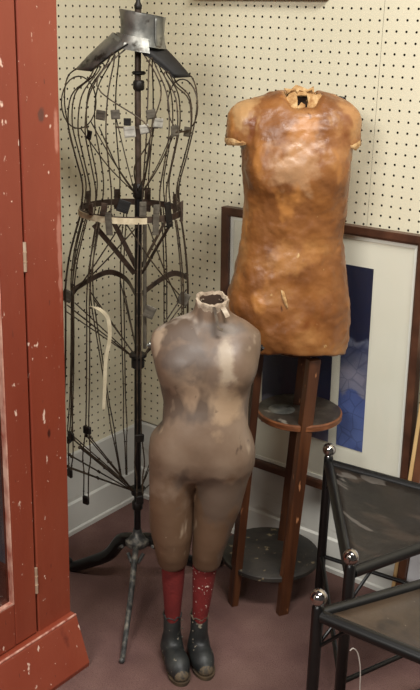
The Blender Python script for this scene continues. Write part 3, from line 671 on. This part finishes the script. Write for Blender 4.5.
# collar: tapered tin neck, open at the top, with a lapped tongue
def shell(prof, cx, cy, sx, sy, a0, a1, n, th):
    g = G(); vs = []; k = len(prof)
    for i in range(n + 1):
        a = a0 + (a1 - a0) * i / n
        for off in (0, -th):
            for r, z in prof: vs.append((cx + (r + off) * math.cos(a) * sx, cy + (r + off) * math.sin(a) * sy, z + .008 * math.cos(a) * -1))
    fs = []
    for i in range(n):
        for o in (0, k):
            for j in range(k - 1):
                q = (2 * k * i + o + j, 2 * k * (i + 1) + o + j, 2 * k * (i + 1) + o + j + 1, 2 * k * i + o + j + 1); fs.append(q if o == 0 else q[::-1])
        for j in (0, k - 1): fs.append((2 * k * i + j, 2 * k * i + k + j, 2 * k * (i + 1) + k + j, 2 * k * (i + 1) + j))
    for i in (0, n):
        for j in range(k - 1): fs.append((2 * k * i + j, 2 * k * i + j + 1, 2 * k * i + k + j + 1, 2 * k * i + k + j))
    return g.add(vs, fs)
CX = -.018
wb(shell([(.054, 1.432), (.0575, 1.420), (.062, 1.410), (.0655, 1.402)], .004, 0, 1.0, .92, math.radians(120), math.radians(292), 24, .0015), 'yoke_band', 'tin')
wb(shell([(.054, 1.415), (.050, 1.432), (.0485, 1.447), (.050, 1.470), (.0515, 1.478), (.0515, 1.482)], .008, 0, 1.0, .92, 0, 2 * math.pi, 40, .0015), 'neck_collar', 'tin')
g = G(); ts = []
for j in range(9):
    t = j / 8; z = 1.474 - .066 * t; ts.append((z, .011 * (1 if t < .8 else math.sqrt(max(.05, 1 - ((t - .8) / .22) ** 2)))))
vs = [];
for z, w in ts:
    for q in range(7):
        a = -.75 + (q - 3) / 3 * w / .053; vs.append((.008 + .0535 * math.cos(a), .0535 * .92 * math.sin(a), z))
n = 7; g.add(vs, [(i * n + k, i * n + k + 1, (i + 1) * n + k + 1, (i + 1) * n + k) for i in range(8) for k in range(6)]); tg = wb(g, 'collar_tongue', 'tin'); md = tg.modifiers.new('sheet', 'SOLIDIFY'); md.thickness = .0015
def plate_pt(sx, s, t):
    x0, x1, z0, z1 = (-.058, -.143, 1.440, 1.358) if sx < 0 else (.036, .119, 1.432, 1.349)
    w = .052 * (1 - s) + .030 * s; q = abs(t) ** 1.6
    return Vector((x0 + (x1 - x0) * s - sx * .038 * q, t * w, z0 + (z1 - z0) * s ** .95 + .004 * math.sin(s * 3.1) - (.022 * (1 - s) + .002 * s) * q))
for sx in (-1, 1):
    g = G(); nS, nT = 10, 8; vs = [plate_pt(sx, i / nS, -1 + 2 * j / nT) for i in range(nS + 1) for j in range(nT + 1)]
    g.add(vs, [(i * (nT + 1) + j, i * (nT + 1) + j + 1, (i + 1) * (nT + 1) + j + 1, (i + 1) * (nT + 1) + j) for i in range(nS) for j in range(nT)])
    o = wb(g, 'shoulder_plate', 'tin' if sx < 0 else 'tindark'); md = o.modifiers.new('sheet', 'SOLIDIFY'); md.thickness = .0016  # right plate takes a much darker tone than the left
    g = G(); e = [plate_pt(sx, i / 10, -1) + Vector((0, -.001, 0)) for i in range(11)]; g.tube(e, .0018, 6); wb(g, 'rolled_edge', 'tindark', o)
zt = [1.04, 1.10, 1.155, 1.21, 1.27, 1.30, 1.335]
RX = [.118, .113, .126, .139, .151, .150, .138]; RYF = [.110, .103, .112, .124, .116, .098, .075]; RYB = [.110, .102, .104, .106, .104, .094, .07]
def tp(th, z):
    r = np.interp(z, zt, RX); ry = np.interp(z, zt, RYF if math.sin(th) < 0 else RYB); return Vector((CX + r * math.cos(th), ry * math.sin(th), z))
def bumps(g, path, step=4, r=.0026):
    for p in path[2::step]: g.ball(p, r, 6)
rnd = random.Random(21)
for sx in (-1, 1):
    for ft in (-1, 1):
        for (s1, s2, d1, d2) in ((.30, .52, 72, 50), (.70, 1.0, 40, 16)):
            paths = []
            for s, dg in ((s1, d1), (s2, d2)):
                th = math.radians(dg) * ft; th = th if sx > 0 else math.pi - th
                e = plate_pt(sx, s, ft)
                paths.append([tp(th, 1.045), tp(th, 1.10), tp(th, 1.17), tp(th, 1.235), tp(th, 1.285) * .75 + (e + Vector((0, ft * .012, 0))) * .25, e + Vector((sx * .004, ft * .006, -.016))])
            e = (plate_pt(sx, s1, ft) + plate_pt(sx, s2, ft)) / 2 + Vector((0, ft * .004, .002))
            path = crom(paths[0] + [e] + paths[1][::-1], 5); g = G(); g.tube(path, WR, 6); bumps(g, path); wb(g, 'hairpin_wire', 'wire')
    # armhole loop and the outermost side wire
    c = Vector((CX + sx * .118, 0, 1.285)); dv = Vector((.75 * 1, -.66 * sx, 0)); lp_ = [c + dv * (.047 * math.cos(a)) + Vector((0, 0, .058 * math.sin(a))) for a in [2 * math.pi * k / 24 for k in range(24)]]
    g = G(); g.tube(lp_, WR, 6, closed=True); wb(g, 'armhole_loop', 'wire')
    th = 0 if sx > 0 else math.pi; e = plate_pt(sx, 1, 0)
    path = crom([tp(th, 1.045), tp(th, 1.10), tp(th, 1.17), tp(th, 1.235), tp(th, 1.28), Vector((CX + sx * .149, 0, 1.318)), Vector((CX + sx * .14, 0, 1.345)), e + Vector((-sx * .004, 0, .002))], 5); g = G(); g.tube(path, WR, 6); bumps(g, path); wb(g, 'side_wire', 'wire')
    for (x, y, z) in ((.105, -.07, 1.235), (.06, -.11, 1.245), (.1, .07, 1.235), (.045, .095, 1.25)):
        p = crom([(sx * .010, y * .08, 1.085), (sx * x * .55 + CX * .5, y * .6, 1.15), (CX + sx * x, y, z)], 6); g = G(); g.tube(p, WR * .9, 6); wb(g, 'brace_wire', 'wire')
for x0, x1 in ((-.085, .0), (.0, .055)):          # V shaped braces from collar to bust
    g = G(); g.tube(crom([(x0 * .2, -.035, 1.415), (x0 + x1, -.085, 1.33), (x1 - x0 * .6 + CX, -.118, 1.245), (x1 * .5, -.11, 1.16), (0, -.02, 1.09)], 6), WR, 6); wb(g, 'brace_wire', 'wire')
def clip(x, y, z, w, hgt, m, yaw=0, name='tin_clip', roll=0):
    R = Matrix.Rotation(yaw, 3, 'Z') @ Matrix.Rotation(roll, 3, 'Y'); g = G(); g.box((x, y, z), (w, .003, hgt), R, bev=.001)
    g.box(Vector((x, y, z)) + R @ Vector((0, -.002, hgt * .3)), (w * .8, .002, hgt * .16), R); g.box(Vector((x, y, z)) + R @ Vector((0, -.002, -hgt * .3)), (w * .8, .002, hgt * .16), R); return wb(g, name, m, smooth=False)
for x, z, w, hh, m, ro in ((-.074, 1.27, .022, .021, 'clip', .1), (-.041, 1.273, .020, .020, 'clip', -.1), (-.010, 1.237, .025, .024, 'cliplight', -.12), (.022, 1.243, .021, .020, 'cliplight', -.18), (.051, 1.256, .023, .021, 'cliplight', .12), (.087, 1.237, .021, .024, 'clip', -.1), (.112, 1.232, .017, .022, 'clip', .15), (.036, 1.275, .022, .020, 'clip', -.2), (-.015, 1.258, .016, .016, 'wiredark', 0), (-.101, 1.225, .012, .020, 'wiredark', .2)):
    xx = max(-1, min(1, (x - CX) / .139)); y = -.118 * math.sqrt(max(.1, 1 - xx * xx)) - .003; clip(x, y, z, w, hh, m, xx * .8, roll=ro)
for r0, r1, zz in ((262, 300, 1.246), (318, 345, 1.234)):
    g = G(); p = [tp(math.radians(a), zz) + Vector((0, -.001, 0)) for a in range(r0, r1, 6)]; g.strip(p, .004, .0012, (0, 0, 1)); wb(g, 'bust_band', 'wire')
# waist band with aged tape and hanging adjusters
def ringp(r, ry, z, a0, a1, n, cx=CX, zf=None): return [Vector((cx + r * math.cos(a), ry * math.sin(a), z)) for a in [math.radians(a0 + (a1 - a0) * i / n) for i in range(n + 1)]]
g = G(); g.strip(ringp(.120, .111, 1.040, 0, 360, 60), .015, .0016, (0, 0, 1)); wb(g, 'waist_band', 'pole', angle=30)
g = G(); g.strip(ringp(.1225, .1135, 1.038, 182, 292, 30), .014, .0016, (0, 0, 1)); wb(g, 'cloth_tape', 'tape', angle=30)
for x, z, w, hh, m, ro in ((-.069, 1.062, .015, .030, 'pole', .1), (-.058, 1.030, .016, .052, 'clip', -.08), (-.024, 1.072, .028, .028, 'tindark', .3), (.019, 1.066, .016, .034, 'clip', 0), (.048, 1.040, .015, .070, 'clip', .03), (.075, 1.048, .017, .060, 'wiredark', -.15), (-.10, 1.058, .012, .028, 'pole', .0)):
    xx = max(-1, min(1, (x - CX) / .122)); y = -.1135 * math.sqrt(max(.05, 1 - xx * xx)) - .004; clip(x, y, z, w, hh, m, xx * .8, 'waist_adjuster', ro)
for a, hh in ((35, .05), (75, .06), (110, .05), (150, .055), (-12, .05)):
    q = ringp(.124, .115, 1.046, a, a, 1)[0]; clip(q.x, q.y, q.z, .016, hh, 'pole', math.radians(a - 90), 'waist_adjuster')
# hip and skirt wires
HX = -.026; zs = [.28, .40, .55, .70, .80, .86, .93, .99, 1.035]; RS = [.172, .168, .160, .153, .151, .150, .142, .130, .119]
def sp(a, z, k=1.0):
    r = np.interp(z, zs, RS) * k
    if 95 < math.degrees(a) < 138 and z < .8: r *= .12 + .88 * max(0, (z - .31)) / .49
    c = HX if z < .9 else HX + (CX - HX) * (z - .9) / .135; return Vector((c + r * math.cos(a), r * .95 * math.sin(a), z))
rnd = random.Random(5); k = 0
SKM = {238: (.53, .345), 197: (None, .30), 217: (.497, .397), 285: (.521, .36), 160: (None, .42), 100: (None, .325), 132: (None, .325)}
for dg in (15, 55, 100, 132, 160, 197, 217, 238, 285, 335):
    a = math.radians(dg); da = math.radians(4.2)
    mz, bz = SKM.get(dg, (.50 + .03 * math.sin(k * 2.1), .34 + .1 * rnd.random()))
    L1 = [sp(a - da * .4, z) for z in (1.035, .99, .93, .86, .78, .66, .54)] + [sp(a - da, .46)] + [sp(a - da * .6, z) for z in ([.42] if bz < .40 else []) + [bz + .01]]
    L2 = [sp(a + da * .4, z) for z in (1.03, .985, .93, .86, .78, .66, .54)] + [sp(a + da, .46)] + [sp(a + da * .6, z) for z in ([.42] if bz < .40 else []) + [bz + .01]]
    g = G(); p1 = crom(L1, 4); p2 = crom(L2, 4); g.tube(p1, WR, 6); g.tube(p2, WR, 6); bumps(g, p1, 3); bumps(g, p2, 3); sw = wb(g, 'skirt_wire', 'wire')
    for z, w, hh in ([(mz, .022, .020)] if mz else []) + ([] if dg in (100, 132) else [(bz, .018, .022)]):
        q = sp(a, z, 1.0); g = G(); g.box(q, (w, .008, hh), Matrix.Rotation(a + math.pi / 2, 3, 'Z'), bev=.002); wb(g, 'wire_clip', 'wiredark', sw, smooth=False)
    k += 1
    if dg in (15, 100, 132, 197, 217, 285, 335):
        for o in (-.03, .03):
            p = [Vector((.014 * math.cos(a), .014 * math.sin(a), .676)), sp(a + o, .815 + .02 * math.sin(k)) * .985]; p[1].z += .02 if o > 0 else 0
            g = G(); g.tube(p, WR, 6); wb(g, 'hip_strut', 'wire')
for dg, zz in ((238, .512), (230, .475), (217, .488), (214, .44), (211, .405), (160, .43), (55, .44), (335, .44)):
    a = math.radians(dg); e = sp(a, zz, .97); s0 = Vector((.016 * math.cos(a), .016 * math.sin(a), .308))
    for o in (-.0035, .0035):
        sd_ = Vector((-math.sin(a), math.cos(a), 0)) * o; g = G(); g.tube([s0 + sd_ * .3, s0 * .45 + e * .55 + sd_, e + sd_ * 1.6], WR, 6)
        g.ball(s0 * .45 + e * .55 + sd_, .0038, 6); g.ball(e + sd_ * 1.6, .0045, 6); wb(g, 'skirt_spoke', 'wire')
for pts in ([(-.165, .02, .832), (-.127, .07, .848), (-.082, .10, .862), (-.039, .08, .853), (-.009, .012, .835)], [(.010, .012, .835), (.05, .08, .852), (.085, .085, .868), (.120, .03, .872)]):
    g = G(); g.strip(crom(pts, 6), .014, .002, (0, -.15, 1)); wb(g, 'hip_band', 'pole', angle=30)
for pts in ([(-.095, -.085, 1.022), (-.05, -.06, .96), (-.008, -.012, .89)], [(.082, -.075, 1.03), (.045, -.045, .96), (.010, -.012, .89)], [(-.08, .08, 1.02), (-.005, .01, .90)], [(.07, .08, 1.02), (.006, .01, .90)]):
    g = G(); g.strip(crom(pts, 5), .012, .0018, (.5, 0, .6)); wb(g, 'hip_strap', 'pole', angle=30)
for x0, y0, x1, y1 in ((-.155, -.04, -.03, -.1), (-.16, -.02, .01, -.105), (.11, -.03, -.02, -.1), (.10, -.05, .03, -.1)):
    g = G(); g.tube(crom([(x0, y0, .835), ((x0 + x1) / 2, (y0 + y1) / 2 - .02, .93), (x1, y1, 1.03)], 5), WR, 6); wb(g, 'brace_wire', 'wire')
g = G(); g.tube([(.016, -.008, 1.03), (.018, -.010, .70)], .0045, 8); wb(g, 'adjusting_rod', 'clip')
for x, y, z in ((.112, -.045, .84), (-.168, -.03, .835), (.03, -.03, .80)): clip(x, y, z, .026, .03, 'clip', 0, 'hip_clip', .4)
# cast iron tripod
g = G(); g.lathe([(.012, .138), (.026, .142), (.032, .150), (.032, .160), (.022, .168), (.013, .176), (.011, .192)], (0, 0, 0), 20); wb(g, 'hub', 'ironworn')
for (tx, ty, m, w) in ((-.012, -.307, 'ironworn', 1), (-.205, .105, 'black', 2.4), (.215, .135, 'black', 2.4)):
    d = Vector((tx, ty, 0)); u = d.normalized(); p = crom([u * .012 + Vector((0, 0, .154)), u * .05 + Vector((0, 0, .142)), d * .40 + Vector((0, 0, .085)), d * .72 + Vector((0, 0, .036)), d * .93 + Vector((0, 0, .010)), d + Vector((0, 0, .0065 * w))], 5)
    n = len(p); g = G(); g.tube(p, [(.0085 - .003 * i / n) * w for i in range(n)], 8); g.ball(d + Vector((0, 0, .0075 * w)), .0075 * w, 10); wb(g, 'tripod_leg', m)
    g = G(); q = Vector((-u.y, u.x, 0)); g.tube([u * .035 + q * .02 + Vector((0, 0, .138)), u * .055 + q * .008 + Vector((0, 0, .122))], .005, 8); g.tube([u * .035 - q * .02 + Vector((0, 0, .138)), u * .055 - q * .008 + Vector((0, 0, .122))], .005, 8); wb(g, 'leg_lug', 'ironworn')

# cream tape hanging over the skirt wires
g = G(); p = crom([(-.112, -.135, .842), (-.100, -.165, .850), (-.080, -.172, .843), (-.066, -.168, .822), (-.064, -.166, .775), (-.073, -.165, .725), (-.076, -.165, .66), (-.079, -.165, .600)], 5)
p = [Vector(q) + Vector((.012, 0, 0)) for q in p]; n = len(p)
o = g.strip(p, [.006 + .003 * math.sin(min(1, i / n * 2.2) * math.pi * .5) - .004 * max(0, i / n - .6) for i in range(n)], .0016, (1, .25, 0)).build('cloth_strip', 'creamcloth', None)
base = wpt(-.178, 2.28); o.location = base; o.rotation_euler = (0, 0, YAW)
o['label'] = 'cream cloth strip dangling from the hip of the wire dress form'; o['category'] = 'cloth strip'

# ------------------------------------------------------------------ triangular stools
def stool(P, h, label, seatm):
    c = sum((Vector(p) for p in P), Vector((0, 0))) / 3
    st = thing('triangular_stool', label, 'stool', (c.x, c.y, 0)); pts = [Vector((p[0] - c.x, p[1] - c.y, 0)) for p in P]; r = .0115
    for p in pts:
        g = G(); g.lathe([(.009, 0), (r, .004), (r, h + .004), (r * .8, h + .009), (.006, h + .012)], p, 14); lg = g.build('leg', 'black', st, smooth=True)
        g = G(); g.ball(p + Vector((0, 0, h + .025)), .0165, 20); g.lathe([(.0065, h + .006), (.0085, h + .010), (.0065, h + .014)], p, 14); g.build('ball_finial', 'chrome', lg, smooth=True)
        for z in (h - .07, h - .095):
            d = -p.normalized(); q = Vector((-d.y, d.x, 0)); g = G(); g.ball(p + Vector((0, 0, z)) + (d * .6 + q * .8) * .0115, .0032, 8); g.build('bolt', 'chrome', lg, smooth=True)
    for i in range(3):
        a, b = pts[i], pts[(i + 1) % 3]; u = (b - a).normalized()
        g = G(); g.tube([a + u * .009 + Vector((0, 0, h - .012)), (a + b) / 2 + Vector((0, 0, h - .013)), b - u * .009 + Vector((0, 0, h - .012))], .0118, 14); g.build('seat_rail', 'black', st, smooth=True)
        g = G(); g.tube([a + u * .010 + Vector((0, 0, .19)), b - u * .010 + Vector((0, 0, .19))], .0055, 10); g.build('stretcher', 'black', st, smooth=True)
        # corner brace between leg and rail
        for s, t in ((a, u), (b, -u)):
            g = G(); g.tube([s + t * .010 + Vector((0, 0, h - .075)), s + t * .062 + Vector((0, 0, h - .020))], .0035, 8); g.build('corner_brace', 'black', st, smooth=True)
    # sagging leather sling wrapped over the rails
    n = 18; idx = {}; vs = []; cen_ = (pts[0] + pts[1] + pts[2]) / 3
    for i in range(n + 1):
        for j in range(n + 1 - i):
            a, b = i / n, j / n; cc = 1 - a - b; q = pts[0] * a + pts[1] * b + pts[2] * cc; q = cen_ + (q - cen_) * .935
            sag = max(0.0, 27 * a * b * cc); mn = min(a, b, cc); z = h - .010 - .026 * sag ** .8
            wr_ = .003 * noise.noise(Vector((q.x * 16, q.y * 16, h * 3 + c.x)))
            idx[(i, j)] = len(vs); vs.append(Vector((q.x, q.y, z + wr_ * min(1, mn * 8))))
    fs = []
    for i in range(n):
        for j in range(n - i):
            fs.append((idx[(i, j)], idx[(i + 1, j)], idx[(i, j + 1)]))
            if i + j < n - 1: fs.append((idx[(i + 1, j)], idx[(i + 1, j + 1)], idx[(i, j + 1)]))
    g = G().add(vs, fs); o = g.build('sling_seat', seatm, st, smooth=True); md = o.modifiers.new('leather', 'SOLIDIFY'); md.thickness = .003; md.offset = -1
    return st
stool([(.806, -.234), (1.091, -.638), (1.254, -.188)], .461, 'black three legged stool with dark scuffed leather sling, beside the tiered stand', 'leather')
c0 = Vector((1.114, -.799)); rot = lambda v, a: Vector((v.x * math.cos(a) - v.y * math.sin(a), v.x * math.sin(a) + v.y * math.cos(a)))
d0 = Vector((.99, .03)).normalized(); d1_ = rot(d0, math.radians(62))
stool([c0, c0 + d0 * .475, c0 + d1_ * .475], .461, 'black three legged stool with worn brown leather seat, farther from the tiered stand', 'leather2')
g = G(); g.tube(crom([(1.1085, -.642, .278), (1.112, -.636, .282), (1.118, -.626, .268), (1.124, -.620, .23), (1.126, -.617, .175), (1.127, -.616, .12)], 5), .0013, 6)
o = g.build('tag_string', 'string', None, smooth=True); o['label'] = 'thin white string hanging from the leg of a black stool'; o['category'] = 'string'
